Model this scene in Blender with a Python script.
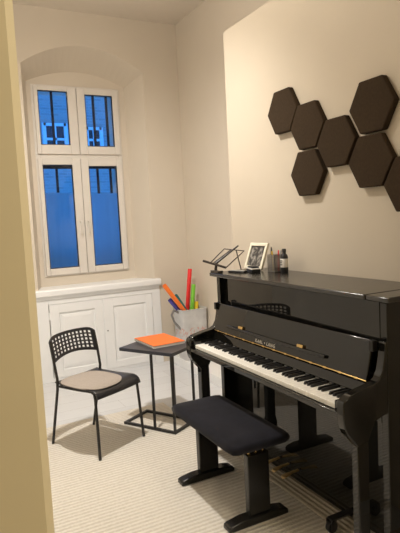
import bpy, bmesh, math, random
from mathutils import Vector, Matrix
random.seed(4)
S = bpy.context.scene
COL = S.collection
for o in list(bpy.data.objects):
    bpy.data.objects.remove(o)

# ------------------------------------------------------------------ camera
CAM_H = 1.488
FWD = Vector((0.4530, 0.8869, -0.0907)).normalized()
UPV = Vector((0.0862, 0.0577, 0.9946))
RGT = FWD.cross(UPV).normalized()
UPV = RGT.cross(FWD).normalized()
cam = bpy.data.cameras.new('camera')
camo = bpy.data.objects.new('camera', cam)
COL.objects.link(camo)
m = Matrix((RGT, UPV, -FWD)).transposed().to_4x4()
m.translation = Vector((0, 0, CAM_H))
camo.matrix_world = m
cam.sensor_fit = 'HORIZONTAL'
cam.sensor_width = 36.0
cam.lens = 526.37 * 36.0 / 400.0
cam.clip_start = 0.02
S.camera = camo

# ------------------------------------------------------------------ light
w = bpy.data.worlds.new('dusk')
S.world = w
w.use_nodes = True
bg = w.node_tree.nodes['Background']
bg.inputs[0].default_value = (0.05, 0.29, 0.95, 1)
bg.inputs[1].default_value = 2.1

def point_light(name, loc, energy, color, radius):
    l = bpy.data.lights.new(name, 'POINT')
    l.energy = energy
    l.color = color
    l.shadow_soft_size = radius
    o = bpy.data.objects.new(name, l)
    o.location = loc
    COL.objects.link(o)
    return o
sp_ = bpy.data.lights.new('pendant_lamp_light', 'SPOT')     # shaded pendant in the middle of the room
sp_.energy = 204
sp_.color = (1.0, 0.955, 0.89)
sp_.spot_size = math.radians(134)
sp_.spot_blend = 1.0
sp_.shadow_soft_size = 0.04
spo = bpy.data.objects.new('pendant_lamp_light', sp_)
spo.location = (0.78, 2.90, 3.22)
spo.rotation_euler = (Vector((1.10, 4.15, 0)) - Vector((0.78, 2.90, 3.22))).to_track_quat('-Z', 'Y').to_euler()
COL.objects.link(spo)
point_light('added_fill_light', (0.78, 2.90, 3.24), 34, (1.0, 0.93, 0.83), 0.12)  # added omni fill at the pendant's position, lifts upper walls and ceiling
point_light('hall_lamp_light', (1.45, 0.0, 2.1), 40, (1.0, 0.92, 0.76), 0.08)

S.view_settings.view_transform = 'Standard'
S.view_settings.look = 'None'
S.view_settings.gamma = 1.0
S.view_settings.exposure = 0.0
S.view_settings.use_curve_mapping = False

# ------------------------------------------------------------------ materials
def mat(name, col, rough=0.5, metal=0.0, spec=0.5, coat=0.0, noise=0.0, nscale=20.0, bump=0.0, bscale=200.0):
    M = bpy.data.materials.new(name)
    M.use_nodes = True
    nt = M.node_tree
    b = nt.nodes['Principled BSDF']
    b.inputs['Base Color'].default_value = (*col, 1)
    b.inputs['Roughness'].default_value = rough
    b.inputs['Metallic'].default_value = metal
    b.inputs['Specular IOR Level'].default_value = spec
    b.inputs['Coat Weight'].default_value = coat
    b.inputs['Coat Roughness'].default_value = 0.03
    if noise or bump:
        tc = nt.nodes.new('ShaderNodeTexCoord')
    if noise:
        n = nt.nodes.new('ShaderNodeTexNoise')
        n.inputs['Scale'].default_value = nscale
        n.inputs['Detail'].default_value = 4
        nt.links.new(tc.outputs['Object'], n.inputs['Vector'])
        r = nt.nodes.new('ShaderNodeValToRGB')
        r.color_ramp.elements[0].position = 0.3
        r.color_ramp.elements[1].position = 0.7
        r.color_ramp.elements[0].color = (*[c * (1 - noise) for c in col], 1)
        r.color_ramp.elements[1].color = (*[min(1, c * (1 + noise)) for c in col], 1)
        nt.links.new(n.outputs['Fac'], r.inputs['Fac'])
        nt.links.new(r.outputs['Color'], b.inputs['Base Color'])
    if bump:
        n2 = nt.nodes.new('ShaderNodeTexNoise')
        n2.inputs['Scale'].default_value = bscale
        nt.links.new(tc.outputs['Object'], n2.inputs['Vector'])
        bp = nt.nodes.new('ShaderNodeBump')
        bp.inputs['Strength'].default_value = bump
        bp.inputs['Distance'].default_value = 0.002
        nt.links.new(n2.outputs['Fac'], bp.inputs['Height'])
        nt.links.new(bp.outputs['Normal'], b.inputs['Normal'])
    return M

M = {}
M['wall'] = mat('wall_paint', (0.665, 0.59, 0.49), 0.85, noise=0.015, nscale=3, bump=0.15, bscale=120)
M['wall_piano'] = mat('wall_paint_warm', (0.60, 0.525, 0.42), 0.8, noise=0.015, nscale=3, bump=0.15, bscale=120)
M['wall_left'] = mat('wall_paint_white', (0.84, 0.81, 0.75), 0.8, noise=0.015, nscale=3)
M['hall'] = mat('hall_paint', (0.68, 0.60, 0.43), 0.75, noise=0.02, nscale=4)
M['ceiling'] = mat('ceiling_paint', (0.76, 0.69, 0.60), 0.9, noise=0.01)
M['white_gloss'] = mat('white_lacquer', (0.89, 0.895, 0.90), 0.38, noise=0.015, nscale=8)
M['window_white'] = mat('window_plastic', (0.70, 0.655, 0.60), 0.4, noise=0.01)
M['piano'] = mat('black_polish', (0.0075, 0.0072, 0.0062), 0.018, spec=0.58, noise=0.05, nscale=2)
M['piano_satin'] = mat('black_satin', (0.008, 0.007, 0.006), 0.35, spec=0.4, noise=0.05)
M['piano_lid'] = mat('black_polish_dusty', (0.012, 0.011, 0.0095), 0.22, spec=0.9, noise=0.08, nscale=6)
M['ivory'] = mat('key_white', (0.92, 0.89, 0.82), 0.25, noise=0.01)
M['ebony'] = mat('key_black', (0.012, 0.011, 0.011), 0.35, noise=0.05)
M['felt'] = mat('red_felt', (0.16, 0.012, 0.015), 0.95, noise=0.1)
M['brass'] = mat('brass', (0.72, 0.50, 0.20), 0.25, metal=1.0, noise=0.05)
M['brass_polished'] = mat('brass_polished', (0.88, 0.66, 0.32), 0.30, metal=1.0, noise=0.03)
M['silver'] = mat('logo_silver', (0.85, 0.80, 0.72), 0.3, metal=0.7, noise=0.02)
M['velvet'] = mat('black_velvet', (0.010, 0.010, 0.016), 0.9, spec=0.2, noise=0.25, nscale=14, bump=0.3, bscale=400)
M['velvet'].node_tree.nodes['Principled BSDF'].inputs['Sheen Weight'].default_value = 0.06
M['bench'] = mat('bench_black', (0.010, 0.0095, 0.009), 0.25, noise=0.05)
M['steel_black'] = mat('black_steel', (0.014, 0.013, 0.013), 0.4, noise=0.08)
M['table_top'] = mat('black_lacquer_metal', (0.014, 0.018, 0.034), 0.30, spec=0.9, noise=0.05)  # blue tint in the base colour stands in for the window's reflection
M['chair_plastic'] = mat('chair_plastic', (0.014, 0.014, 0.018), 0.34, spec=0.8, noise=0.05)
M['pad'] = mat('taupe_felt', (0.41, 0.355, 0.31), 0.95, noise=0.06, nscale=120, bump=0.3, bscale=300)
M['orange'] = mat('orange_card', (0.95, 0.20, 0.035), 0.55, noise=0.02)
M['paper'] = mat('paper', (0.80, 0.76, 0.70), 0.8, noise=0.03, nscale=60)
M['wire'] = mat('wire_metal', (0.30, 0.29, 0.28), 0.35, metal=0.9, noise=0.05)
M['foam'] = mat('acoustic_foam', (0.048, 0.032, 0.019), 0.95, spec=0.15, noise=0.12, nscale=90, bump=0.4, bscale=350)
M['frame_white'] = mat('cream_frame', (0.82, 0.77, 0.62), 0.4, noise=0.02)
M['stand_black'] = mat('stand_brown_black', (0.035, 0.025, 0.02), 0.35, noise=0.05)
M['plastic_black'] = mat('plastic_black', (0.02, 0.02, 0.021), 0.4, noise=0.05)
M['plastic_grey'] = mat('plastic_grey', (0.34, 0.35, 0.34), 0.4, noise=0.05)
M['strap'] = mat('webbing_strap', (0.22, 0.21, 0.20), 0.8, noise=0.08)
M['rubber'] = mat('rubber', (0.012, 0.012, 0.012), 0.6, noise=0.05)
M['grille'] = mat('grille_iron', (0.012, 0.014, 0.02), 0.7, noise=0.1)
M['facade_trim'] = mat('facade_window_white', (0.78, 0.80, 0.80), 0.7, noise=0.03)
M['facade_glass'] = mat('facade_glass', (0.03, 0.035, 0.04), 0.15, noise=0.1)

def tube_mat(n, c):
    return mat(n, c, 0.3, noise=0.03)
M['t_orange'] = tube_mat('tube_orange', (0.90, 0.20, 0.03))
M['t_blue'] = tube_mat('tube_violet_blue', (0.07, 0.06, 0.32))
M['t_teal'] = tube_mat('tube_teal', (0.01, 0.16, 0.17))
M['t_red'] = tube_mat('tube_red', (0.80, 0.03, 0.03))
M['t_green'] = tube_mat('tube_green', (0.20, 0.55, 0.05))
M['t_yellow'] = tube_mat('tube_yellow', (0.85, 0.62, 0.03))

def nodes(name):
    A = bpy.data.materials.new(name)
    A.use_nodes = True
    nt = A.node_tree
    return A, nt, nt.nodes['Principled BSDF'], nt.nodes.new, nt.links.new

def laminate():
    A, nt, b, N, L = nodes('grey_laminate')
    tc = N('ShaderNodeTexCoord')
    mp = N('ShaderNodeMapping')
    mp.inputs['Rotation'].default_value = (0, 0, 0)
    L(tc.outputs['Object'], mp.inputs['Vector'])
    br = N('ShaderNodeTexBrick')
    br.inputs['Scale'].default_value = 1.0
    br.inputs['Brick Width'].default_value = 1.3
    br.inputs['Row Height'].default_value = 0.19
    br.inputs['Mortar Size'].default_value = 0.0015
    br.inputs['Color1'].default_value = (0.69, 0.70, 0.72, 1)
    br.inputs['Color2'].default_value = (0.74, 0.75, 0.77, 1)
    br.inputs['Mortar'].default_value = (0.48, 0.47, 0.46, 1)
    L(mp.outputs['Vector'], br.inputs['Vector'])
    mp2 = N('ShaderNodeMapping')
    mp2.inputs['Scale'].default_value = (1.5, 22, 1)
    L(tc.outputs['Object'], mp2.inputs['Vector'])
    n = N('ShaderNodeTexNoise')
    n.inputs['Scale'].default_value = 3
    n.inputs['Detail'].default_value = 6
    L(mp2.outputs['Vector'], n.inputs['Vector'])
    mx = N('ShaderNodeMixRGB')
    mx.blend_type = 'OVERLAY'
    mx.inputs[0].default_value = 0.15
    L(br.outputs['Color'], mx.inputs[1])
    L(n.outputs['Fac'], mx.inputs[2])
    L(mx.outputs['Color'], b.inputs['Base Color'])
    b.inputs['Roughness'].default_value = 0.35
    return A
M['laminate'] = laminate()

def carpet(name, axis, c1, c2):
    A, nt, b, N, L = nodes(name)
    tc = N('ShaderNodeTexCoord')
    sep = N('ShaderNodeSeparateXYZ')
    L(tc.outputs['Object'], sep.inputs[0])
    mul = N('ShaderNodeMath'); mul.operation = 'MULTIPLY'
    mul.inputs[1].default_value = 2 * math.pi / 0.030
    L(sep.outputs[axis], mul.inputs[0])
    sn = N('ShaderNodeMath'); sn.operation = 'SINE'
    L(mul.outputs[0], sn.inputs[0])
    n = N('ShaderNodeTexNoise')
    n.inputs['Scale'].default_value = 90
    n.inputs['Detail'].default_value = 3
    L(tc.outputs['Object'], n.inputs['Vector'])
    ad = N('ShaderNodeMath'); ad.operation = 'MULTIPLY_ADD'
    ad.inputs[1].default_value = 3.0
    L(n.outputs['Fac'], ad.inputs[0])
    L(sn.outputs[0], ad.inputs[2])
    r = N('ShaderNodeMapRange')
    r.inputs['From Min'].default_value = 0.4
    r.inputs['From Max'].default_value = 2.4
    L(ad.outputs[0], r.inputs['Value'])
    mx = N('ShaderNodeMixRGB')
    mx.inputs[1].default_value = (*c1, 1)
    mx.inputs[2].default_value = (*c2, 1)
    L(r.outputs['Result'], mx.inputs[0])
    L(mx.outputs['Color'], b.inputs['Base Color'])
    bp = N('ShaderNodeBump')
    bp.inputs['Strength'].default_value = 0.5
    bp.inputs['Distance'].default_value = 0.004
    L(ad.outputs[0], bp.inputs['Height'])
    L(bp.outputs['Normal'], b.inputs['Normal'])
    b.inputs['Roughness'].default_value = 0.95
    b.inputs['Specular IOR Level'].default_value = 0.15
    return A
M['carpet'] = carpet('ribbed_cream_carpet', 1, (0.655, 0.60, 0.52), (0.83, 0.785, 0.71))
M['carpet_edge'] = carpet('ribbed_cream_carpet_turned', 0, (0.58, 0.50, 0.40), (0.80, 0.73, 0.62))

def glass():
    A, nt, b, N, L = nodes('window_glass')
    out = nt.nodes['Material Output']
    nt.nodes.remove(b)
    t = N('ShaderNodeBsdfTransparent')
    t.inputs[0].default_value = (0.92, 0.95, 0.95, 1)
    g = N('ShaderNodeBsdfGlossy')
    g.inputs['Roughness'].default_value = 0.02
    f = N('ShaderNodeFresnel')
    f.inputs['IOR'].default_value = 1.45
    mx = N('ShaderNodeMixShader')
    L(f.outputs[0], mx.inputs[0]); L(t.outputs[0], mx.inputs[1]); L(g.outputs[0], mx.inputs[2])
    L(mx.outputs[0], out.inputs['Surface'])
    return A
M['glass'] = glass()

def film():
    A, nt, b, N, L = nodes('frosted_film')
    out = nt.nodes['Material Output']
    nt.nodes.remove(b)
    t = N('ShaderNodeBsdfTranslucent')
    tc = N('ShaderNodeTexCoord')
    mp = N('ShaderNodeMapping')
    mp.inputs['Scale'].default_value = (30, 1, 1)
    n = N('ShaderNodeTexNoise')
    n.inputs['Scale'].default_value = 1.0
    L(tc.outputs['Object'], mp.inputs['Vector']); L(mp.outputs['Vector'], n.inputs['Vector'])
    r = N('ShaderNodeValToRGB')
    r.color_ramp.elements[0].color = (0.70, 0.72, 0.74, 1)
    r.color_ramp.elements[1].color = (0.85, 0.86, 0.87, 1)
    L(n.outputs['Fac'], r.inputs['Fac'])
    L(r.outputs['Color'], t.inputs[0])
    L(t.outputs[0], out.inputs['Surface'])
    return A
M['film'] = film()

def brick():
    A, nt, b, N, L = nodes('facade_brick')
    tc = N('ShaderNodeTexCoord')
    sep = N('ShaderNodeSeparateXYZ'); com = N('ShaderNodeCombineXYZ')
    L(tc.outputs['Object'], sep.inputs[0])
    L(sep.outputs[0], com.inputs[0]); L(sep.outputs[2], com.inputs[1])
    br = N('ShaderNodeTexBrick')
    br.inputs['Scale'].default_value = 1.0
    br.inputs['Brick Width'].default_value = 0.20
    br.inputs['Row Height'].default_value = 0.062
    br.inputs['Mortar Size'].default_value = 0.012
    br.inputs['Color1'].default_value = (0.32, 0.305, 0.285, 1)
    br.inputs['Color2'].default_value = (0.42, 0.40, 0.37, 1)
    br.inputs['Mortar'].default_value = (0.41, 0.39, 0.365, 1)
    L(com.outputs[0], br.inputs['Vector'])
    L(br.outputs['Color'], b.inputs['Base Color'])
    b.inputs['Roughness'].default_value = 0.9
    return A
M['brick'] = brick()

def mesh_wire():
    A, nt, b, N, L = nodes('wire_mesh')
    b.inputs['Base Color'].default_value = (0.38, 0.36, 0.33, 1)
    b.inputs['Metallic'].default_value = 0.6
    b.inputs['Roughness'].default_value = 0.4
    return A
M['mesh'] = mesh_wire()

def basket_cloth():
    A, nt, b, N, L = nodes('basket_cloth')
    tc = N('ShaderNodeTexCoord')
    sep = N('ShaderNodeSeparateXYZ')
    L(tc.outputs['Object'], sep.inputs[0])
    n = N('ShaderNodeTexNoise'); n.inputs['Scale'].default_value = 9; n.inputs['Detail'].default_value = 5
    L(tc.outputs['Object'], n.inputs['Vector'])
    base = N('ShaderNodeValToRGB')
    base.color_ramp.elements[0].position = 0.3; base.color_ramp.elements[1].position = 0.7
    base.color_ramp.elements[0].color = (0.52, 0.515, 0.52, 1)
    base.color_ramp.elements[1].color = (0.68, 0.675, 0.67, 1)
    L(n.outputs['Fac'], base.inputs['Fac'])
    # worn coral print across the lower middle
    n2 = N('ShaderNodeTexNoise'); n2.inputs['Scale'].default_value = 45; n2.inputs['Detail'].default_value = 2
    L(tc.outputs['Object'], n2.inputs['Vector'])
    g = N('ShaderNodeMath'); g.operation = 'GREATER_THAN'; g.inputs[1].default_value = 0.55
    L(n2.outputs['Fac'], g.inputs[0])
    a = N('ShaderNodeMath'); a.operation = 'COMPARE'; a.inputs[1].default_value = 0.285; a.inputs[2].default_value = 0.045
    L(sep.outputs[2], a.inputs[0])
    c = N('ShaderNodeMath'); c.operation = 'MULTIPLY'
    L(g.outputs[0], c.inputs[0]); L(a.outputs[0], c.inputs[1])
    c2 = N('ShaderNodeMath'); c2.operation = 'MULTIPLY'; c2.inputs[1].default_value = 0.7
    L(c.outputs[0], c2.inputs[0])
    mx = N('ShaderNodeMixRGB'); mx.inputs[2].default_value = (0.62, 0.30, 0.24, 1)
    L(c2.outputs[0], mx.inputs[0]); L(base.outputs['Color'], mx.inputs[1])
    L(mx.outputs['Color'], b.inputs['Base Color'])
    b.inputs['Roughness'].default_value = 0.6
    bp = N('ShaderNodeBump'); bp.inputs['Strength'].default_value = 0.5; bp.inputs['Distance'].default_value = 0.02
    L(n.outputs['Fac'], bp.inputs['Height']); L(bp.outputs['Normal'], b.inputs['Normal'])
    return A
M['basket'] = basket_cloth()

def photo_print():
    A, nt, b, N, L = nodes('photo_print')
    tc = N('ShaderNodeTexCoord')
    n = N('ShaderNodeTexNoise'); n.inputs['Scale'].default_value = 38; n.inputs['Detail'].default_value = 3
    L(tc.outputs['Object'], n.inputs['Vector'])
    r = N('ShaderNodeValToRGB')
    r.color_ramp.elements[0].position = 0.45; r.color_ramp.elements[1].position = 0.72
    r.color_ramp.elements[0].color = (0.035, 0.033, 0.032, 1)
    r.color_ramp.elements[1].color = (0.45, 0.42, 0.38, 1)
    L(n.outputs['Fac'], r.inputs['Fac']); L(r.outputs['Color'], b.inputs['Base Color'])
    b.inputs['Roughness'].default_value = 0.3
    return A
M['print'] = photo_print()

# ------------------------------------------------------------------ mesh helpers
class MB:
    def __init__(s):
        s.v = []; s.f = []
    def add(s, vs, fs):
        n = len(s.v)
        s.v += [Vector(p) for p in vs]
        s.f += [tuple(i + n for i in f) for f in fs]
        return s
    def box(s, x0, x1, y0, y1, z0, z1):
        vs = [(x, y, z) for z in (z0, z1) for y in (y0, y1) for x in (x0, x1)]
        return s.add(vs, [(0, 2, 3, 1), (4, 5, 7, 6), (0, 1, 5, 4), (2, 6, 7, 3), (0, 4, 6, 2), (1, 3, 7, 5)])
    def quad(s, *p):
        return s.add(p, [tuple(range(len(p)))])
    def obox(s, c, ax, ay, az, hx, hy, hz):
        c = Vector(c); ax = Vector(ax).normalized(); ay = Vector(ay).normalized(); az = Vector(az).normalized()
        vs = [c + ax * hx * i + ay * hy * j + az * hz * k for k in (-1, 1) for j in (-1, 1) for i in (-1, 1)]
        return s.add(vs, [(0, 2, 3, 1), (4, 5, 7, 6), (0, 1, 5, 4), (2, 6, 7, 3), (0, 4, 6, 2), (1, 3, 7, 5)])
    def prism(s, poly, a0, a1, axis='y'):
        def P(p, a):
            return {'y': (p[0], a, p[1]), 'z': (p[0], p[1], a), 'x': (a, p[0], p[1])}[axis]
        n = len(poly)
        vs = [P(p, a0) for p in poly] + [P(p, a1) for p in poly]
        fs = [tuple(range(n))[::-1], tuple(range(n, 2 * n))]
        fs += [(i, (i + 1) % n, n + (i + 1) % n, n + i) for i in range(n)]
        return s.add(vs, fs)
    def tube(s, pts, r, n=10, cap=True):
        pts = [Vector(p) for p in pts]
        rs = r if isinstance(r, (list, tuple)) else [r] * len(pts)
        vs = []; fs = []
        prev = None
        for i, p in enumerate(pts):
            if i == 0: t = pts[1] - p
            elif i == len(pts) - 1: t = p - pts[i - 1]
            else: t = (pts[i + 1] - p).normalized() + (p - pts[i - 1]).normalized()
            t.normalize()
            if prev is None:
                a = Vector((0, 0, 1)) if abs(t.z) < 0.9 else Vector((1, 0, 0))
                u = t.cross(a).normalized()
            else:
                u = (prev - t * prev.dot(t)).normalized()
            prev = u
            q = t.cross(u)
            for k in range(n):
                g = 2 * math.pi * k / n
                vs.append(p + (u * math.cos(g) + q * math.sin(g)) * rs[i])
        for i in range(len(pts) - 1):
            for k in range(n):
                fs.append((i * n + k, i * n + (k + 1) % n, (i + 1) * n + (k + 1) % n, (i + 1) * n + k))
        if cap:
            fs.append(tuple(range(n))[::-1]); fs.append(tuple(range((len(pts) - 1) * n, len(pts) * n)))
        return s.add(vs, fs)
    def lathe(s, prof, c, n=24, axis=(0, 0, 1)):
        c = Vector(c); az = Vector(axis).normalized()
        a = Vector((0, 0, 1)) if abs(az.z) < 0.9 else Vector((1, 0, 0))
        u = az.cross(a).normalized(); q = az.cross(u)
        vs = []; fs = []
        for r, h in prof:
            for k in range(n):
                g = 2 * math.pi * k / n
                vs.append(c + az * h + (u * math.cos(g) + q * math.sin(g)) * max(r, 1e-5))
        for i in range(len(prof) - 1):
            for k in range(n):
                fs.append((i * n + k, i * n + (k + 1) % n, (i + 1) * n + (k + 1) % n, (i + 1) * n + k))
        fs.append(tuple(range(n))[::-1]); fs.append(tuple(range((len(prof) - 1) * n, len(prof) * n)))
        return s.add(vs, fs)
    def build(s, name, material, parent=None, root=None, bevel=0.0, seg=2, smooth=True, world=True, origin=None, solid=0.0, sub=0, angle=38, fix=True):
        """world=True: coordinates are world and get moved into the thing's frame."""
        me = bpy.data.meshes.new(name)
        vs = [v.copy() for v in s.v]
        loc = Vector((0, 0, 0))
        if parent is not None:
            if world:
                inv = (root or parent).matrix_basis.inverted()
                vs = [inv @ v for v in vs]
        elif origin is not None:
            loc = Vector(origin); vs = [v - loc for v in vs]
        else:
            xs = [v.x for v in vs]; ys = [v.y for v in vs]; zs = [v.z for v in vs]
            loc = Vector(((min(xs) + max(xs)) / 2, (min(ys) + max(ys)) / 2, min(zs)))
            vs = [v - loc for v in vs]
        me.from_pydata([tuple(v) for v in vs], [], s.f)
        if fix:
            bm = bmesh.new(); bm.from_mesh(me)
            bmesh.ops.recalc_face_normals(bm, faces=bm.faces)
            bm.to_mesh(me); bm.free()
        if smooth:
            me.polygons.foreach_set('use_smooth', [True] * len(me.polygons))
            me.set_sharp_from_angle(angle=math.radians(angle))
        me.materials.append(material)
        o = bpy.data.objects.new(name, me)
        COL.objects.link(o)
        o.location = loc
        if parent is not None:
            o.parent = parent
        if solid:
            md = o.modifiers.new('solid', 'SOLIDIFY'); md.thickness = solid; md.offset = 0
        if bevel:
            md = o.modifiers.new('bevel', 'BEVEL'); md.width = bevel; md.segments = seg
            md.limit_method = 'ANGLE'; md.angle_limit = math.radians(35); md.harden_normals = False
        if sub:
            md = o.modifiers.new('sub', 'SUBSURF'); md.levels = sub; md.render_levels = sub
        return o

def thing(name, loc, label, cat, group=None, rz=0.0):
    o = bpy.data.objects.new(name, None)
    o.location = loc
    o.rotation_euler = (0, 0, rz)
    o.matrix_basis = Matrix.Translation(loc) @ Matrix.Rotation(rz, 4, 'Z')
    o.empty_display_size = 0.05
    COL.objects.link(o)
    tag(o, label, cat, group)
    return o
def tag(o, label, cat, group=None):
    o['label'] = label; o['category'] = cat
    if group: o['group'] = group
    return o
def struct(o, label=None, cat=None):
    o['kind'] = 'structure'
    if label: o['label'] = label
    if cat: o['category'] = cat
    return o

# ================================================================== ROOM
XL, XA, YB, ZC = -0.15, 2.44, 5.06, 3.48      # left wall, alcove wall, window wall, ceiling
XW, YW, ZW = 1.96, 3.30, 2.78                # boxed-out wall behind the piano
YF = 0.93                                    # doorway wall (camera side)
HX0, HY0, HZ = -1.3, -1.3, 2.55              # hallway

b = MB().box(HX0, XA, HY0, 5.75, -0.12, 0.0)
struct(b.build('floor', M['laminate'], origin=(0, 0, 0)), 'pale grey laminate floor running up to the window wall', 'floor')
b = MB().box(XL, XA, YF + 0.11, YB, ZC, ZC + 0.1)
struct(b.build('ceiling', M['ceiling']), 'white ceiling above the window wall', 'ceiling')

# window wall with the arched niche
NL, NR, ZS = 0.87, 2.05, 0.83
def arch(xl, xr, zs, rise, n=18):
    out = []
    for i in range(n + 1):
        t = i / n
        out.append((xl + (xr - xl) * t, zs + rise * (1 - (2 * t - 1) ** 2)))
    return out
fa = arch(NL, NR, 2.97, 0.20)
WX0, WX1, WZ0, WZ1 = 0.985, 1.865, 0.985, 2.85
YN = 5.30
ba = arch(0.945, 1.925, 2.87, 0.12)
b = MB()
b.quad((XL, YB, 0), (NL, YB, 0), (NL, YB, ZC), (XL, YB, ZC))
b.quad((NR, YB, 0), (XA, YB, 0), (XA, YB, ZC), (NR, YB, ZC))
for i in range(len(fa) - 1):
    (x0, z0), (x1, z1) = fa[i], fa[i + 1]
    (u0, t0), (u1, t1) = ba[i], ba[i + 1]
    b.quad((x0, YB, z0), (x1, YB, z1), (x1, YB, ZC), (x0, YB, ZC))
    b.quad((x0, YB, z0), (u0, YN, t0), (u1, YN, t1), (x1, YB, z1))
    b.quad((u0, YN, WZ1), (u1, YN, WZ1), (u1, YN, t1), (u0, YN, t0))
b.quad((NL, YB, 0), (0.945, YN, 0), (0.945, YN, 2.87), (NL, YB, 2.97))
b.quad((NR, YB, 0), (1.925, YN, 0), (1.925, YN, 2.87), (NR, YB, 2.97))
b.quad((0.945, YN, 0), (WX0, YN, 0), (WX0, YN, WZ1), (0.945, YN, WZ1))
b.quad((WX1, YN, 0), (1.925, YN, 0), (1.925, YN, WZ1), (WX1, YN, WZ1))
b.quad((WX0, YN, 0), (WX1, YN, 0), (WX1, YN, WZ0), (WX0, YN, WZ0))
# outer reveal
YO = 5.72
b.quad((WX0, YN, WZ0), (WX0 , YO, WZ0), (WX0, YO, WZ1), (WX0, YN, WZ1))
b.quad((WX1, YN, WZ0), (WX1, YO, WZ0), (WX1, YO, WZ1), (WX1, YN, WZ1))
b.quad((WX0, YN, WZ0), (WX1, YN, WZ0), (WX1, YO, WZ0), (WX0, YO, WZ0))
b.quad((WX0, YN, WZ1), (WX1, YN, WZ1), (WX1, YO, WZ1), (WX0, YO, WZ1))
# outer face closes the wall towards the yard
b.quad((XL, YO, 0), (WX0, YO, 0), (WX0, YO, ZC), (XL, YO, ZC))
b.quad((WX1, YO, 0), (XA, YO, 0), (XA, YO, ZC), (WX1, YO, ZC))
b.quad((WX0, YO, 0), (WX1, YO, 0), (WX1, YO, WZ0), (WX0, YO, WZ0))
b.quad((WX0, YO, WZ1), (WX1, YO, WZ1), (WX1, YO, ZC), (WX0, YO, ZC))
struct(b.build('wall_back', M['wall'], smooth=False), 'white window wall with a deep arched niche', 'wall')

b = MB().box(XA, XA + 0.1, YF, YO, 0, ZC)
struct(b.build('wall_alcove', M['wall']), 'white side wall of the narrow alcove beyond the piano wall', 'wall')
b = MB().box(XW, XA, YF + 0.11, YW, 0, ZW)
struct(b.build('wall_right', M['wall_piano']), 'boxed-out cream wall behind the piano with hexagon panels', 'wall')
b = MB().box(XL - 0.1, XL, YF + 0.111, YO, 0, ZC)
struct(b.build('wall_left', M['wall_left']), 'white left wall of the room', 'wall')

# doorway wall: left piece with chamfered corner, header, right piece
b = MB().prism([(HX0, YF), (0.1425, YF), (0.158, YF + 0.016), (0.158, YF + 0.11), (HX0, YF + 0.11)], 0, 2.2, 'z')
struct(b.build('wall_front', M['hall']), 'yellowish cream doorway edge at the left of the view', 'wall')
b = MB().box(1.40, XA, YF, YF + 0.11, 0, 2.2).box(HX0, XA, YF, YF + 0.11, 2.2, ZC)
struct(b.build('wall_doorway', M['wall']), 'wall around the doorway', 'wall')
# hallway shell
b = MB()
b.box(HX0 - 0.1, HX0, HY0, YF, 0, HZ)
b.box(XA, XA + 0.1, HY0, YF, 0, HZ)
b.box(HX0, XA, HY0 - 0.1, HY0, 0, HZ)
b.box(HX0, XA, HY0, YF, HZ, HZ + 0.1)
struct(b.build('wall_hall', M['hall']), 'hallway walls behind the camera', 'wall')

# plinth along the alcove
b = MB().box(2.165, XA, YW, YB, 0, 0.085)
struct(b.build('baseboard_alcove', M['white_gloss'], bevel=0.004), 'low white boxed plinth along the alcove wall', 'baseboard')

# window sill
b = MB().prism([(5.015, 0.822), (5.005, 0.835), (5.005, 0.880), (5.015, 0.892), (YN + 0.005, 0.892), (YN + 0.005, 0.822)], 0.80, 2.10, 'x')
b.prism([(5.035, 0.795), (5.022, 0.822), (5.08, 0.822), (5.08, 0.795)], 0.82, 2.085, 'x')
struct(b.build('trim_1', M['white_gloss'], bevel=0.004), 'white window sill board above the cupboard', 'window sill')

# window
win = thing('window_1', ((WX0 + WX1) / 2, YN, WZ0), 'white four-sash window with blue dusk outside', 'window')
win['kind'] = 'structure'
ZT0, ZT1 = 2.135, 2.195
b = MB()
fw = 0.045
b.box(WX0, WX0 + fw, YN - .005, YN + .07, WZ0, WZ1).box(WX1 - fw, WX1, YN - .005, YN + .07, WZ0, WZ1)
b.box(WX0 + fw, WX1 - fw, YN - .005, YN + .07, WZ0, WZ0 + fw).box(WX0 + fw, WX1 - fw, YN - .005, YN + .07, WZ1 - fw, WZ1)
b.box(WX0 + fw, WX1 - fw, YN - .005, YN + .07, ZT0, ZT1).box(1.40, 1.44, YN - .004, YN + .06, WZ0 + fw, WZ1 - fw)
b.build('window_frame', M['window_white'], win, win, bevel=0.004)
def sash(x0, x1, z0, z1, px0, px1, pz0, pz1, frost=None):
    b = MB(); ya, yb = YN - .028, YN + .03
    b.box(x0, px0, ya, yb, z0, z1).box(px1, x1, ya, yb, z0, z1)
    b.box(px0, px1, ya, yb, z0, pz0).box(px0, px1, ya, yb, pz1, z1)
    s_ = b.build('sash', M['window_white'], win, win, bevel=0.005)
    MB().box(px0 - .004, px1 + .004, YN + .004, YN + .008, pz0 - .004, pz1 + .004).build('pane', M['glass'], s_, win)
    g = .006
    b = MB()
    b.box(px0, px0 + g, YN - .02, YN + .004, pz0, pz1).box(px1 - g, px1, YN - .02, YN + .004, pz0, pz1)
    b.box(px0, px1, YN - .02, YN + .004, pz0, pz0 + g).box(px0, px1, YN - .02, YN + .004, pz1 - g, pz1)
    b.build('gasket', M['rubber'], s_, win)
    if frost:
        MB().quad((px0, YN + .010, pz0), (px1, YN + .010, pz0), (px1, YN + .010, frost), (px0, YN + .010, frost)).build('frosted_film', M['film'], s_, win)
    return s_
sash(1.005, 1.412, 2.185, 2.835, 1.043, 1.328, 2.275, 2.792)
sash(1.420, 1.845, 2.185, 2.835, 1.500, 1.785, 2.265, 2.775)
s1 = sash(1.000, 1.413, 0.998, 2.145, 1.040, 1.330, 1.065, 2.083, 1.812)
s2 = sash(1.417, 1.850, 0.998, 2.145, 1.493, 1.788, 1.060, 2.070, 1.795)
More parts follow.
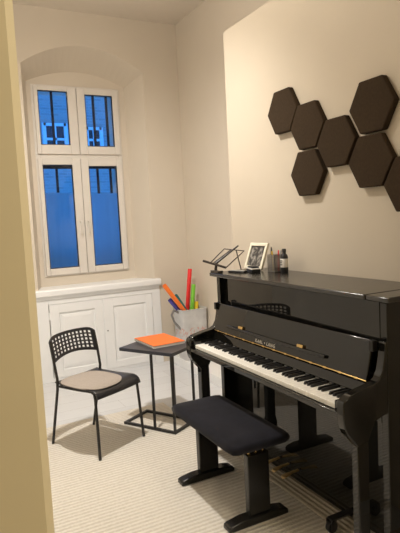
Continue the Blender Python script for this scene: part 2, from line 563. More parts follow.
for s_, x in ((s1, 1.372), (s2, 1.452)):
    b = MB().box(x - .014, x + .014, YN - .036, YN - .028, 1.46, 1.53)
    b.tube([(x, YN - .03, 1.515), (x, YN - .065, 1.515), (x, YN - .068, 1.50), (x, YN - .066, 1.40)], .009)
    b.build('window_handle', M['window_white'], s_, win, bevel=0.002)

# outside: security grille, brick building
YG = 5.58
gr = thing('window_grille', (1.42, YG, 1.0), 'dark iron security bars outside the window', 'grille')
for z in (2.075, 1.02):
    MB().box(WX0, WX1, YG - .012, YG + .012, z, z + .038).build('cross_bar', M['grille'], gr, gr)
for x in (1.05, 1.238, 1.405, 1.54, 1.672, 1.815):
    MB().box(x - .011, x + .011, YG - .011, YG + .011, 1.0, 2.85).build('bar', M['grille'], gr, gr)

bd = thing('brick_building', (3, 12, 0), 'brick building across the yard seen through the window', 'building')
MB().box(-4, 12, 12.0, 12.6, -1, 9).build('wall', M['brick'], bd, bd)
for x0, x1, z0, z1 in ((2.44, 2.93, 2.95, 3.74), (3.38, 3.74, 2.95, 3.68)):
    b = MB()
    b.box(x0 - .03, x0 + .05, 11.93, 12.0, z0, z1).box(x1 - .05, x1 + .03, 11.93, 12.0, z0, z1)
    b.box(x0, x1, 11.93, 12.0, z0, z0 + .06).box(x0, x1, 11.93, 12.0, z1 - .06, z1).box(x0, x1, 11.94, 12.0, z0 + .42, z0 + .47)
    b.box((x0 + x1) / 2 - .025, (x0 + x1) / 2 + .025, 11.94, 12.0, z0, z1)
    f_ = b.build('window', M['facade_trim'], bd, bd)
    MB().box(x0, x1, 11.985, 11.998, z0, z1).build('pane', M['facade_glass'], f_, bd)

# ================================================================== CUPBOARD
cb = thing('built_in_cupboard', (1.47, 5.10, 0), 'white two-door built-in cupboard under the window sill', 'cupboard')
CY = 5.05
b = MB()
b.box(0.84, 0.95, CY, 5.29, 0, 0.795).box(2.005, 2.095, CY, 5.06, 0, 0.795).box(1.475, 1.495, CY + .004, 5.29, 0.03, 0.75)
b.box(0.95, 2.005, CY, 5.29, 0.745, 0.795).box(0.95, 2.005, CY + .002, 5.29, 0, 0.03)
b.box(0.95, 2.005, 5.2, 5.29, 0.03, 0.745)
b.build('cupboard_body', M['white_gloss'], cb, cb, bevel=0.003)
def cdoor(x0, x1, z0, z1, px0, px1, pz0, pz1):
    b = MB(); ya, yb = CY - .004, CY + .02
    b.box(x0, px0, ya, yb, z0, z1).box(px1, x1, ya, yb, z0, z1).box(px0, px1, ya, yb, z0, pz0).box(px0, px1, ya, yb, pz1, z1)
    d = b.build('door', M['white_gloss'], cb, cb, bevel=0.002)
    b = MB()
    # sunk border and raised field
    m1, m2 = 0.018, 0.05
    def ring(i, y): return [(px0 + i, y, pz0 + i), (px1 - i, y, pz0 + i), (px1 - i, y, pz1 - i), (px0 + i, y, pz1 - i)]
    rings = [ring(0, CY - .004), ring(0.006, CY + .008), ring(m1, CY + .010), ring(m1 + .004, CY + .004), ring(m2, CY - .001)]
    for k in range(len(rings) - 1):
        for i in range(4):
            b.quad(rings[k][i], rings[k][(i + 1) % 4], rings[k + 1][(i + 1) % 4], rings[k + 1][i])
    b.quad(*rings[-1])
    b.build('door_panel', M['white_gloss'], d, cb, smooth=False)
    return d
d1 = cdoor(0.957, 1.474, 0.032, 0.742, 1.045, 1.395, 0.10, 0.66)
d2 = cdoor(1.482, 2.000, 0.032, 0.742, 1.580, 1.930, 0.10, 0.66)
b = MB().lathe([(0.006, 0), (0.006, .004), (.003, .006)], (1.51, CY - .004, 0.42), 12, (0, -1, 0))
b.build('keyhole', M['steel_black'], d2, cb)
for d, x in ((d1, 0.953), (d2, 2.003)):
    for z in (0.14, 0.60):
        MB().tube([(x, CY - .008, z), (x, CY - .008, z + .07)], .006, 8).build('hinge', M['white_gloss'], d, cb)

# ================================================================== CARPET
RT = 0.006
b = MB().box(XL + .03, 1.588, 1.15, 3.90, 0.0005, RT)
tag(b.build('carpet', M['carpet'], bevel=0.002), 'large cream ribbed carpet under chair, table and bench', 'carpet')
b = MB().box(1.590, 1.955, 1.30, 3.15, 0.0005, RT + .002)
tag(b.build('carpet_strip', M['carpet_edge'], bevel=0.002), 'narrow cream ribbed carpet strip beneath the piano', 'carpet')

# ================================================================== PIANO
PY0, PY1 = 1.49, 2.866
pn = thing('upright_piano', (1.62, 2.178, RT), 'black glossy upright piano with open keyboard against the cream wall', 'piano')
PB = lambda b, n, m_, bevel=0.003, parent=None, **k: b.build(n, M[m_], parent or pn, pn, bevel=bevel, **k)
XP = 1.60
for y0, y1 in ((PY0, PY0 + .036), (PY1 - .036, PY1)):
    if y0 == PY0:
        PB(MB().box(1.575, 1.93, y0, y1, 0.04, 1.12), 'side_panel', 'piano')
    else:
        PB(MB().prism([(1.575, .04), (1.93, .04), (1.93, 1.12), (1.575, 1.12)], y0, y1, 'y'), 'side_panel', 'piano')
PB(MB().box(1.548, 1.94, 1.582, 2.91, 1.124, 1.147), 'lid', 'piano_lid', 0.006)
PB(MB().box(1.548, 1.94, 1.455, 1.576, 1.124, 1.147), 'lid_end', 'piano_lid', 0.006)
UPA = 0.0
PB(MB().obox((1.595, (PY0 + PY1) / 2, .871), (.022, 1, 0), (1, -.022, 0), (0, 0, 1), (PY1 - PY0 - .078) / 2, .005, .251), 'upper_panel', 'piano', 0.001)
PB(MB().box(1.680, 1.695, PY0 + .038, PY1 - .038, 0.030, 0.632), 'lower_panel', 'piano')
PB(MB().box(1.702, 1.93, PY0 + .038, PY1 - .038, 0.04, 1.118), 'case_back', 'piano_satin')
# arms
armp = [(1.341, .690), (1.341, .757), (1.348, .767), (1.375, .782), (1.44, .797), (1.50, .806), (1.53, .82), (1.548, .85), (1.560, .905), (1.566, .960),
        (1.574, .966), (1.574, .672), (1.545, .668), (1.505, .655), (1.476, .600), (1.468, .585), (1.410, .572), (1.385, .605), (1.358, .635), (1.346, .662)]
for y0, y1 in ((PY0, PY0 + .040), (PY1 - .05, PY1 + .002)):
    PB(MB().prism(armp, y0, y1, 'y'), 'arm', 'piano', 0.005)
    lg = PB(MB().prism([(1.410, .580), (1.468, .590), (1.468, .16), (1.478, .12), (1.478, .06), (1.400, .06), (1.400, .12), (1.410, .16)], y0 + .002, y1 - .002, 'y'), 'leg', 'piano', 0.004)
    PB(MB().box(1.478, 1.58, y0 + .004, y1 - .004, .06, .11), 'toe_rail', 'piano', 0.004)
    c = MB().tube([(1.438, (y0 + y1) / 2 - .014, .028 + RT), (1.438, (y0 + y1) / 2 + .014, .028 + RT)], .027, 16)
    c.tube([(1.438, (y0 + y1) / 2, .034), (1.438, (y0 + y1) / 2, .062)], .01, 8)
    PB(c, 'leg_castor', 'steel_black', 0, lg)
# keybed, key slip, blocks
KY0, KY1 = 1.5655, 2.790
PB(MB().box(1.362, 1.668, PY0 + .041, PY1 - .051, .692, .705), 'keybed', 'piano', 0.004)
PB(MB().box(1.345, 1.361, PY0 + .041, PY1 - .051, .690, .714), 'key_slip', 'piano', 0.003)
for y0, y1 in ((PY0 + .041, KY0 - .001), (KY1 + .001, PY1 - .051)):
    PB(MB().box(1.362, 1.515, y0, y1, .706, .752), 'key_block', 'piano', 0.003)
pitch = (KY1 - KY0) / 52
for i in range(52):
    y1 = KY1 - i * pitch
    PB(MB().box(1.366, 1.516, y1 - pitch + .0006, y1 - .0006, .7135, .735), 'white_key', 'ivory', 0.0015, seg=1)
    # keys start on A: black after A, C, D, F, G
    if i % 7 in (0, 2, 3, 5, 6) and i < 51:
        yc = y1 - pitch
        bk = MB()
        w0, w1 = .0062, .0048
        xa, xb, z0, z1 = 1.418, 1.516, .733, .7475
        bk.add([(xa, yc - w0, z0), (xa, yc + w0, z0), (xb, yc + w0, z0), (xb, yc - w0, z0),
                (xa + .006, yc - w1, z1), (xa + .006, yc + w1, z1), (xb, yc + w1, z1), (xb, yc - w1, z1)],
               [(3, 2, 1, 0), (4, 5, 6, 7), (0, 1, 5, 4), (1, 2, 6, 5), (2, 3, 7, 6), (3, 0, 4, 7)])
        PB(bk, 'black_key', 'ebony', 0.0012, seg=1)
PB(MB().box(1.5165, 1.520, KY0, KY1, .715, .742), 'key_felt', 'felt', 0)
PB(MB().prism([(1.5205, .72), (1.503, .750), (1.514, .792), (1.53, .796), (1.660, .79), (1.660, .72)], PY0 + .054, PY1 - .052, 'y'), 'name_board', 'piano', 0.002)
# folded-up fallboard
fb0 = Vector((1.514, 0, .800)); fb1 = Vector((1.550, 0, .966))
fd = (fb1 - fb0).normalized(); fn = Vector((-fd.z, 0, fd.x))     # towards the player
def fpt(y, t, h=0.0):
    p = fb0 + fd * t + fn * h
    return Vector((p.x, y, p.z))
FL = (fb1 - fb0).length
fbm = MB().obox(fpt((PY0 + PY1) / 2, FL / 2, -.009), (0, 1, 0), fd, fn, (PY1 - PY0) / 2 - .056, FL / 2, .009)
fall = PB(fbm, 'fallboard', 'piano', 0.004)
PB(MB().obox(fpt(2.225, .048, .007), (0, 1, 0), fd, fn, .430, .0075, .008), 'music_ledge', 'piano', 0.003, fall)
for y in (2.51, 1.975):
    PB(MB().obox(fpt(y, .062, .006), (0, 1, 0), fd, fn, .022, .008, .006), 'brass_hinge', 'brass', 0.002, fall)
hb = MB().obox(fpt((PY0 + PY1) / 2, .003, .003), (0, 1, 0), fd, fn, .635, .0022, .002)
PB(hb, 'hinge_rail', 'brass', 0.001, fall)
for k in range(13):
    y = 1.60 + k * .0965
    PB(MB().obox(fpt(y, .003, .004), (0, 1, 0), fd, fn, .010, .0042, .0022), 'rail_knuckle', 'brass', 0.001, fall)
# small stop block on the end of the fallboard
for y in (PY1 - .045, PY0 + .045):
    PB(MB().box(1.530, 1.556, y - .012, y + .012, .925, .968), 'stop_block', 'piano_satin', 0.002)
# lettering
def lettering(txt, size, mtx, name, material, parent, root, ext=0.0006):
    cu = bpy.data.curves.new(name, 'FONT')
    cu.body = txt; cu.size = size; cu.extrude = ext; cu.align_x = 'CENTER'; cu.align_y = 'CENTER'
    cu.space_character = 1.25
    t = bpy.data.objects.new(name, cu)
    COL.objects.link(t)
    bpy.context.view_layer.update()
    me = bpy.data.meshes.new_from_object(t.evaluated_get(bpy.context.evaluated_depsgraph_get()))
    bpy.data.objects.remove(t)
    me.transform(root.matrix_basis.inverted() @ mtx)
    me.materials.clear(); me.materials.append(material)
    o = bpy.data.objects.new(name, me); COL.objects.link(o); o.parent = parent
    return o
mt = Matrix((Vector((0, -1, 0)), fd, fn)).transposed().to_4x4()
mt.translation = fpt(2.268, .020, .0012)
lettering('KARL \u2022 LANG', .025, mt, 'lettering', M['silver'], fall, pn)
# pedals
for y in (2.225, 2.312, 2.40):
    p = MB()
    pr = [(1.674, .0), (1.63, .0), (1.595, .0), (1.572, .0), (1.563, .0)]
    hw = [.008, .009, .014, .017, .009]
    zz = [.105, .102, .098, .094, .090]
    vs = []; fs = []
    for (x, _), h, z in zip(pr, hw, zz):
        vs += [(x, y - h, z - .005), (x, y + h, z - .005), (x, y + h, z + .005), (x, y - h, z + .005)]
    for i in range(len(pr) - 1):
        for k in range(4):
            fs.append((i * 4 + k, i * 4 + (k + 1) % 4, (i + 1) * 4 + (k + 1) % 4, (i + 1) * 4 + k))
    fs += [(0, 1, 2, 3), (16, 17, 18, 19)]
    p.add(vs, fs)
    PB(p, 'pedal', 'brass_polished', 0.004, seg=3)
# transport castor at the base
c = MB().tube([(1.545, 1.805, .030 + RT), (1.545, 1.83, .030 + RT)], .028, 18)
c.box(1.535, 1.674, 1.798, 1.837, .068, .078).box(1.53, 1.56, 1.796, 1.802, .025, .072).box(1.53, 1.56, 1.833, 1.839, .025, .072)
PB(c, 'base_castor', 'steel_black', 0.002)

# ================================================================== BENCH
bx, by = 1.305, 2.335
bn = thing('piano_bench', (bx, by, RT), 'adjustable black piano bench with velvet seat in front of the piano', 'bench')
BB = lambda b, n, m_, bevel=0.003, parent=None, **k: b.build(n, M[m_], parent or bn, bn, bevel=bevel, **k)
# cushion: rounded slab
def cushion(x0, x1, y0, y1, z0, z1, dome, n=14, mz=6, ex=7.0):
    cx, cy, hx, hy = (x0 + x1) / 2, (y0 + y1) / 2, (x1 - x0) / 2, (y1 - y0) / 2
    B = MB(); N = 56
    prof = [(0.0, z0), (0.55, z0), (0.93, z0), (0.975, z0 + .004), (1.0, z0 + (z1 - z0) * .4), (0.995, z0 + (z1 - z0) * .65), (0.965, z1 - .006), (0.91, z1), (0.7, z1 + dome * .6), (0.35, z1 + dome * .92), (0.0, z1 + dome)]
    vs = []; fs = []
    for s_, z in prof:
        for k in range(N):
            a = 2 * math.pi * k / N
            ca, sa = math.cos(a), math.sin(a)
            rr = (abs(ca) ** ex + abs(sa) ** ex) ** (-1 / ex)
            # inset equally on both axes
            ins = (1 - s_) if s_ > 0.5 else None
            if s_ > 0.9:
                d_ = (1 - s_) * min(hx, hy)
                vs.append((cx + rr * ca * (hx - d_), cy + rr * sa * (hy - d_), z))
            else:
                vs.append((cx + rr * ca * hx * max(s_, .001), cy + rr * sa * hy * max(s_, .001), z))
    for i in range(len(prof) - 1):
        for k in range(N):
            fs.append((i * N + k, i * N + (k + 1) % N, (i + 1) * N + (k + 1) % N, (i + 1) * N + k))
    B.add(vs, fs)
    return B
BB(cushion(1.122, 1.452, 1.968, 2.662, .412, .456, .010, ex=18.0), 'seat_cushion', 'velvet', 0, angle=60)
BB(MB().box(1.165, 1.415, 2.02, 2.61, .392, .4125), 'seat_frame', 'bench')
for y in (2.085, 2.605):
    fm = [(1.135, 0), (1.135, .022), (1.150, .030), (1.225, .042), (1.41, .042), (1.462, .031), (1.476, .022), (1.476, 0)]
    f_ = BB(MB().prism([(x, z + RT) for x, z in fm], y - .032, y + .032, 'y'), 'foot_bar', 'bench', 0.006)
    BB(MB().box(1.258, 1.378, y - .020, y + .020, .042 + RT, .350), 'post', 'bench', 0.004)
    g_ = MB()
    for dx in (1.275, 1.315, 1.355):
        g_.tube([(dx, y, .345), (dx, y, .395)], .008, 10)
    BB(g_, 'brass_screw', 'brass', 0)
BB(MB().tube([(1.318, 2.10, .33), (1.318, 2.59, .33)], .012, 10), 'cross_rod', 'bench', 0)

# ================================================================== CHAIR
cr = math.radians(27.5)
ch = thing('chair', (0.911, 3.461, RT), 'black stackable chair with perforated backrest beside the small table', 'chair', rz=cr)
CB = lambda b, n, m_, bevel=0.0, parent=None, **k: b.build(n, M[m_], parent or ch, ch, bevel=bevel, world=False, **k)
fs_ = []
for s_ in (-1, 1):
    CB(MB().tube([(s_ * .207, -.240, .003), (s_ * .193, -.218, .385), (s_ * .190, -.208, .418), (s_ * .186, -.180, .427)], .0095, 10), 'front_leg', 'steel_black')
    CB(MB().tube([(s_ * .188, .236, .003), (s_ * .192, .140, .40), (s_ * .195, .132, .47), (s_ * .197, .150, .58), (s_ * .193, .178, .72)], .0095, 10), 'rear_leg', 'steel_black')
fr = MB()
for s_ in (-1, 1):
    fr.tube([(s_ * .186, -.190, .426), (s_ * .188, -.05, .420), (s_ * .192, .138, .420)], .008, 8)
fr.tube([(-.186, -.16, .422), (.186, -.16, .422)], .007, 8).tube([(-.190, .12, .420), (.190, .12, .420)], .007, 8)
CB(fr, 'seat_rails', 'steel_black')

def grid_surface(fn, us, vs, hole):
    """quads of fn(u,v); cells (i,j) with hole(i,j) True are left out"""
    B = MB(); nu, nv = len(us), len(vs)
    B.v = [Vector(fn(u, v)) for v in vs for u in us]
    used = []
    for j in range(nv - 1):
        for i in range(nu - 1):
            if not hole(i, j):
                used.append((j * nu + i, j * nu + i + 1, (j + 1) * nu + i + 1, (j + 1) * nu + i))
    B.f = used
    return B
def back_fn(u, v):                 # u -1..1 across, v 0..1 upwards
    x = u * .206
    bow = .035 * (1 - u * u)
    z0 = .568 + .034 * (1 - u * u)
    z1 = .744 + .010 * (1 - u * u) - .030 * abs(u) ** 9
    z = z0 + (z1 - z0) * v
    y = .148 + (z - .58) * .20 + bow
    return (x, y, z)
NH, MH = 11, 5
def ladder(lo, hi, n, m0, m1, frac):
    out = [lo, lo + m0 * .5]; a, c = lo + m0, hi - m1
    st = (c - a) / n
    for k in range(n):
        out += [a + st * (k + (1 - frac) / 2), a + st * (k + (1 + frac) / 2)]
    out += [hi - m1 * .5, hi]
    return out
us = ladder(-1, 1, NH, .13, .13, .60); vs = ladder(0, 1, MH, .10, .10, .60)
hole = lambda i, j: (i >= 2 and (i - 2) % 2 == 0 and i < 2 + 2 * NH and j >= 2 and (j - 2) % 2 == 0 and j < 2 + 2 * MH)
CB(grid_surface(back_fn, us, vs, hole), 'backrest', 'chair_plastic', 0.0015, solid=.009, seg=1, fix=True, angle=30)
prof = [(.165, .442), (.15, .439), (.10, .435), (-.02, .433), (-.11, .436), (-.175, .439), (-.205, .436), (-.226, .426), (-.238, .410), (-.244, .388)]
plen = [0]
for (a0, b0), (a1, b1) in zip(prof, prof[1:]):
    plen.append(plen[-1] + math.hypot(a1 - a0, b1 - b0))
def seat_fn(u, v):
    d = v * plen[-1]
    for k in range(len(prof) - 1):
        if d <= plen[k + 1] + 1e-9:
            t = (d - plen[k]) / (plen[k + 1] - plen[k]); break
    y = prof[k][0] + (prof[k + 1][0] - prof[k][0]) * t
    z = prof[k][1] + (prof[k + 1][1] - prof[k][1]) * t
    wd = .190 + .010 * min(1, max(0, (0.2 - y) / .3))
    return (u * wd, y, z - .004 * (1 - u * u) + .0)
us2 = ladder(-1, 1, 11, .28, .28, .55)
vs2 = [0, .05] + ladder(.10, .62, 8, .02, .02, .55)[1:-1] + [.62, .68, .74, .79, .83, .87, .91, .95, 1.0]
def hole2(i, j): return (i >= 2 and (i - 2) % 2 == 0 and i < 24 and 3 <= j < 19 and (j - 3) % 2 == 0)
CB(grid_surface(seat_fn, us2, vs2, hole2), 'seat', 'chair_plastic', 0.001, solid=.008, seg=1, angle=40)

# seat pad (rests on the chair)
pb_ = cushion(-.225, .120, -.232, .140, 0, .016, .006, ex=3.0)
for v in pb_.v:
    v.z -= max(0, -.165 - v.y) ** 2 * 3
Rz = Matrix.Rotation(cr + math.radians(-4), 4, 'Z')
pb_.v = [Rz @ v for v in pb_.v]
base = Vector((0.911, 3.461, .4432 + RT))
pb_.v = [v + base for v in pb_.v]
tag(pb_.build('seat_pad', M['pad'], angle=60), 'thin taupe felt seat pad lying on the black chair', 'cushion')

# ================================================================== SIDE TABLE
L0 = Vector((1.165, 3.645, 0)); d_ = Vector((.515, -.857, 0)); e_ = Vector((.857, .515, 0))
tb = thing('side_table', (1.37, 3.53, RT), 'small black side table with open rectangular steel base', 'table')
TB = lambda b, n, m_, bevel=0.002, parent=None, **k: b.build(n, M[m_], parent or tb, tb, bevel=bevel, **k)
TZ = .580
def tp(a, c, z): return L0 + d_ * a + e_ * c + Vector((0, 0, z))
up = Vector((0, 0, 1))
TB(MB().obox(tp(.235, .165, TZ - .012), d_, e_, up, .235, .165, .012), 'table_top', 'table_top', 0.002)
q = .009
A0, A1, C0, C1 = .014, .458, .004, .262
zb = RT + .010
base = MB()
for c in (C0, C1):
    base.obox(tp((A0 + A1) / 2, c, zb), d_, e_, up, (A1 - A0) / 2 + q, q, q)
for a in (A0, A1):
    base.obox(tp(a, (C0 + C1) / 2, zb), e_, d_, up, (C1 - C0) / 2 - q, q, q)
TB(base, 'base_frame', 'steel_black', 0.001)
for a in (.285, A1):
    for c in (C0, C1):
        hz = (TZ - .024 - zb - q) / 2
        TB(MB().obox(tp(a, c, zb + q + hz), d_, e_, up, q * .85, q * .85, hz), 'leg', 'steel_black', 0.001)

# notebook
nc = Vector((1.472, 3.618, 0)); nd = Vector((.06, -.998, 0)).normalized(); ne = Vector((.998, .06, 0)).normalized()
nb = thing('notebook', (nc.x, nc.y, TZ), 'orange spiral notebook lying on the small black table', 'notebook')
z0 = TZ + .001
MB().obox(nc + up * (z0 + .001), nd, ne, up, .172, .128, .001).build('back_cover', M['paper'], nb, nb)
MB().obox(nc + up * (z0 + .0095), nd, ne, up, .171, .127, .0075).build('pages', M['paper'], nb, nb)
MB().obox(nc + up * (z0 + .018), nd, ne, up, .172, .128, .001).build('cover', M['orange'], nb, nb)
sp = MB()
for k in range(26):
    cpt = nc - ne * .126 + nd * (-.15 + k * .012) + up * (z0 + .0095)
    ring = [cpt + ne * (.008 * math.cos(g)) + up * (.0100 * math.sin(g)) for g in [i * math.pi / 5 for i in range(11)]]
    sp.tube(ring, .001, 5)
sp.build('spiral_wire', M['wire'], nb, nb)

# ================================================================== BASKET + TUBES
PZ = .085
bk = thing('basket', (2.285, 4.74, PZ), 'grey cloth basket with faded coral print in the corner holding colourful tubes', 'basket')
def rect(xc, yc, hx, hy, z, n=40, ex=8):
    out = []
    for k in range(n):
        a = 2 * math.pi * k / n
        ca, sa = math.cos(a), math.sin(a); rr = (abs(ca) ** ex + abs(sa) ** ex) ** (-1 / ex)
        wob = 1 + .012 * math.sin(5 * a + z * 20)
        out.append((xc + rr * ca * hx * wob, yc + rr * sa * hy * wob, z))
    return out
levels = [(2.295, .122, .100, PZ + .001), (2.29, .132, .108, .20), (2.286, .134, .114, .34), (2.281, .138, .118, .48), (2.276, .141, .122, .58), (2.276, .143, .124, .596)]
B = MB(); n = 40
for xc, hx, hy, z in levels:
    B.v += [Vector(p) for p in rect(xc, 4.74, hx, hy, z)]
for i in range(len(levels) - 1):
    for k in range(n):
        B.f.append((i * n + k, i * n + (k + 1) % n, (i + 1) * n + (k + 1) % n, (i + 1) * n + k))
B.f.append(tuple(range(n))[::-1])
bag = B.build('basket_body', M['basket'], bk, bk, solid=.006)
rim = rect(2.276, 4.74, .143, .124, .594)
MB().tube(rim + [rim[0], rim[1]], .006, 8, cap=False).build('rim', M['basket'], bk, bk)
MB().tube([(2.138, 4.70, .57), (2.085, 4.70, .600), (2.060, 4.70, .555), (2.085, 4.70, .48), (2.152, 4.70, .40)], .012, 8).build('handle', M['strap'], bk, bk)
def boom(name, color, top, low, y, zend, label):
    top = Vector((top[0], y, top[1])); low = Vector((low[0], y, low[1]))     # measured in the x-z plane at depth y
    dr = (low - top).normalized()
    L = (zend - top.z) / dr.z
    end = top + dr * L
    r = .0215
    B = MB(); n = 20
    a = Vector((0, 1, 0)); u = dr.cross(a).normalized(); qv = dr.cross(u)
    rings = [(top + dr * .03, r * .86), (top + dr * .002, r * .86), (top, r * .93), (top + dr * .003, r), (end - dr * .003, r), (end, r * .93)]
    vs = []; fs = []
    for p, rr in rings:
        for k in range(n):
            g = 2 * math.pi * k / n
            vs.append(p + (u * math.cos(g) + qv * math.sin(g)) * rr)
    for i in range(len(rings) - 1):
        for k in range(n):
            fs.append((i * n + k, i * n + (k + 1) % n, (i + 1) * n + (k + 1) % n, (i + 1) * n + k))
    fs.append(tuple(range(n))); fs.append(tuple(range((len(rings) - 1) * n, len(rings) * n)))
    B.add(vs, fs)
    o = B.build('percussion_tube', M[color], origin=end)
    tag(o, label, 'tube', 'colourful tubes in the grey basket')
boom('t', 't_orange', (1.986, .864), (2.180, .593), 4.672, .40, 'long orange plastic tube leaning left out of the grey basket')
boom('t', 't_blue', (2.056, .708), (2.150, .590), 4.722, .50, 'short violet-blue plastic tube under the orange one in the basket')
boom('t', 't_teal', (2.146, .736), (2.240, .580), 4.775, .53, 'teal plastic tube between the orange and red tubes')
boom('t', 't_red', (2.349, .980), (2.294, .560), 4.828, .12, 'tall red plastic tube standing upright in the grey basket')
boom('t', 't_green', (2.350, .826), (2.317, .568), 4.765, .12, 'bright green plastic tube right of the tall red one')
boom('t', 't_yellow', (2.377, .645), (2.371, .56), 4.775, .12, 'short yellow plastic tube peeking out beside the green one')

# ================================================================== ON THE PIANO LID
LZ = 1.147
# music stand: wire desk on a slanted arm
ms = thing('music_stand', (1.62, 2.83, LZ), 'dark wire music stand at the far end of the piano lid', 'music stand')
SB = lambda b, n, r_=None: b.build(n, M['stand_black'], ms, ms)
A = Vector((1.504, 2.90, 1.225)); Bp = Vector((1.609, 2.80, 1.179))
TL_ = Vector((1.672, 2.92, 1.287)); TR_ = Vector((1.757, 2.82, 1.271))
SB(MB().tube([A, Bp], .0075, 8), 'ledge')
fl = A.lerp(Bp, .32)
SB(MB().tube([fl, TL_, TR_, Bp], .0036, 8), 'desk_wire')
SB(MB().tube([A.lerp(Bp, .42), TL_.lerp(TR_, .35)], .0032, 8), 'middle_wire')
SB(MB().tube([Vector((1.575, 2.87, 1.168)), A.lerp(Bp, .5) + Vector((.02, .01, .006)), TL_.lerp(TR_, .72) + Vector((.0, 0, .030))], [.009, .009, .005], 8), 'arm')
SB(MB().box(1.556, 1.592, 2.81, 2.905, LZ + .0005, LZ + .014).tube([(1.574, 2.868, LZ + .01), (1.575, 2.87, LZ + .03)], .009, 8), 'foot')
SB(MB().tube([TL_.lerp(TR_, .6), Vector((1.745, 2.845, LZ + .004))], .0035, 8), 'rear_strut')

# picture frame leaning back against the wall
pf = thing('picture_frame', (1.84, 2.73, LZ), 'cream picture frame with a dark photo standing on the piano lid', 'picture frame')
tilt = math.radians(20)
fu = Vector((math.sin(tilt), 0, math.cos(tilt)))
fr_ = Vector((.03, -.999, 0)).normalized()
fnn = fr_.cross(fu).normalized()
if fnn.x > 0: fnn = -fnn
p0 = Vector((1.803, 2.795, LZ + .006))
W2, H2, T2, FWID = .094, .172, .008, .021
def fp(a, h, k=0): return p0 + fr_ * a + fu * h + fnn * k
b = MB()
for a0, a1, h0, h1 in ((-W2, -W2 + FWID, 0, H2), (W2 - FWID, W2, 0, H2), (-W2 + FWID, W2 - FWID, 0, FWID), (-W2 + FWID, W2 - FWID, H2 - FWID, H2)):
    b.obox(fp((a0 + a1) / 2, (h0 + h1) / 2), fr_, fu, fnn, (a1 - a0) / 2, (h1 - h0) / 2, T2)
b.build('frame', M['frame_white'], pf, pf, bevel=0.002)
MB().obox(fp(0, H2 / 2, -.003), fr_, fu, fnn, W2 - FWID, H2 / 2 - FWID, .003).build('photo', M['print'], pf, pf)
MB().obox(fp(0, H2 * .35, -.03) + Vector((.006, 0, -.006)), fr_, (Vector((.35, 0, .94))).normalized(), (-.94, 0, .35), .02, .055, .002).build('easel_back', M['plastic_black'], pf, pf)

# mesh pencil cup with pens
pc = thing('pencil_cup', (1.845, 2.585, LZ), 'grey wire mesh pencil cup beside the picture frame', 'pencil cup')
cx, cy, cs, chh = 1.845, 2.602, .036, .104
b = MB()
for k in range(9):
    t = -cs + 2 * cs * k / 8
    for (x, y) in ((cx + t, cy - cs), (cx + t, cy + cs), (cx - cs, cy + t), (cx + cs, cy + t)):
        b.box(x - .0014, x + .0014, y - .0014, y + .0014, LZ + .001, LZ + chh)
for k in range(11):
    z = LZ + .003 + (chh - .005) * k / 10
    for (x0, x1, y0, y1) in ((cx - cs, cx + cs, cy - cs - .0012, cy - cs + .0012), (cx - cs, cx + cs, cy + cs - .0012, cy + cs + .0012),
                             (cx - cs - .0012, cx - cs + .0012, cy - cs, cy + cs), (cx + cs - .0012, cx + cs + .0012, cy - cs, cy + cs)):
        b.box(x0, x1, y0, y1, z - .0014, z + .0014)
b.box(cx - cs, cx + cs, cy - cs, cy + cs, LZ + .0005, LZ + .003)
b.build('mesh_body', M['mesh'], pc, pc, smooth=False)
pens = [('p_black', (.02, .02, .02), -.018, .022, -.012, .030, .150, 'black pen leaning left in the mesh pencil cup'),
        ('p_blue', (.04, .09, .30), -.004, .026, -.004, .040, .145, 'blue pen leaning far left in the mesh pencil cup'),
        ('p_yellow', (.80, .55, .03), -.020, .005, -.022, .008, .126, 'yellow pen at the left of the mesh pencil cup'),
        ('p_red', (.70, .04, .04), .010, -.008, .012, -.010, .130, 'red pen in the middle of the mesh pencil cup'),
        ('p_grey', (.35, .33, .32), .015, -.020, .020, -.024, .128, 'grey pen at the right of the mesh pencil cup')]
for nm, c, x0, y0, x1, y1, h, lab in pens:
    M[nm] = mat(nm, c, .35, noise=.03)
    p = MB().tube([(cx + x0, cy + y0, LZ + .004), (cx + x0 + (x1 - x0) * .93, cy + y0 + (y1 - y0) * .93, LZ + .004 + (h - .004) * .93), (cx + x1, cy + y1, LZ + h)], [.0042, .0042, .0022], 8)
    tag(p.build('pen', M[nm]), lab, 'pen', 'pens in the mesh cup')

# black bottle with white label
bo = thing('bottle', (1.852, 2.530, LZ), 'small black bottle with white label right of the pencil cup', 'bottle')
MB().lathe([(.0, .0005), (.021, .0005), (.0225, .004), (.0225, .088), (.020, .102), (.012, .110), (.011, .118)], (1.852, 2.530, LZ), 24).build('bottle_body', M['plastic_black'], bo, bo)
MB().lathe([(.0228, .030), (.0231, .031), (.0231, .080), (.0228, .081)], (1.852, 2.530, LZ), 24).build('bottle_label', M['paper'], bo, bo)
b = MB()
for k, (w_, z) in enumerate(((.9, .069), (.6, .058), (.8, .046))):
    arc = [(-1.15 - w_ / 2 + w_ * i / 8) for i in range(9)]
    pts = [(1.852 + .0235 * math.sin(-math.pi / 2 - a_ - 1.15 + 0.0), 2.530 - .0235 * math.cos(-math.pi / 2 - a_ - 1.15), LZ + z) for a_ in arc]
    b.tube(pts, .0028, 6)
b.build('label_print', M['plastic_black'], bo, bo)
MB().lathe([(.0, .118), (.013, .118), (.013, .134), (.010, .139), (.0, .140)], (1.852, 2.530, LZ), 20).build('cap', M['plastic_black'], bo, bo)

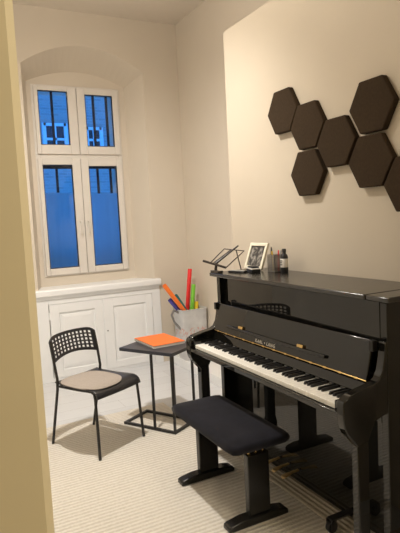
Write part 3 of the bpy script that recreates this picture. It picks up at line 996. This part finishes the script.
# flat things in front of the frame
t_ = thing('metronome_box', (1.70, 2.62, LZ), 'small black electronic box with a pale band before the frame', 'device')
ax = Vector((-.25, -.968, 0)).normalized(); ay = Vector((.968, -.25, 0))
c0 = Vector((1.735, 2.685, LZ))
MB().obox(c0 + up * .0105, ax, ay, up, .052, .028, .010).build('case', M['plastic_black'], t_, t_, bevel=.003)
MB().obox(c0 + up * .0235, ax, ay, up, .050, .027, .003).build('pale_band', M['paper'], t_, t_, bevel=.001)
MB().obox(c0 + up * .032 - ax * .004, ax, ay, up, .040, .024, .0055).build('top_cover', M['plastic_black'], t_, t_, bevel=.003)
t_ = thing('remote_control', (1.67, 2.76, LZ), 'flat dark remote control between music stand and black box', 'remote control')
c0 = Vector((1.665, 2.755, LZ)); ax = Vector((.35, -.937, 0)).normalized(); ay = Vector((.937, .35, 0))
MB().obox(c0 + up * .006, ax, ay, up, .062, .019, .0055).build('shell', M['plastic_black'], t_, t_, bevel=.003)
MB().obox(c0 + up * .0122, ax, ay, up, .050, .014, .001).build('face_plate', M['plastic_grey'], t_, t_)

# ================================================================== HEXAGON PANELS
def hexagon(y, z, label, r=.1465):
    B = MB()
    x1, x0 = XW, XW - .036
    pts = [(y + r * 1.0 * math.cos(math.radians(60 * k)), z + r * .985 * math.sin(math.radians(60 * k))) for k in range(6)]
    B.prism(pts, x0, x1, 'x')
    o = B.build('acoustic_panel', M['foam'], bevel=.006, seg=2)
    tag(o, label, 'wall panel', 'hexagon panels above the piano')
for y, z, lab in ((2.604, 2.097, 'dark hexagon wall panel farthest left, highest of the left group'),
                  (2.380, 1.974, 'dark hexagon wall panel second from left in the upper row'),
                  (2.392, 1.713, 'dark hexagon wall panel hanging lowest on the left, above the picture frame'),
                  (2.150, 1.850, 'dark hexagon wall panel in the centre, touching four others'),
                  (1.898, 1.984, 'dark hexagon wall panel at upper right, the highest above the piano'),
                  (1.912, 1.724, 'dark hexagon wall panel directly below the upper right one'),
                  (1.682, 1.598, 'dark hexagon wall panel cut off by the right edge of the photo')):
    hexagon(y, z, lab)
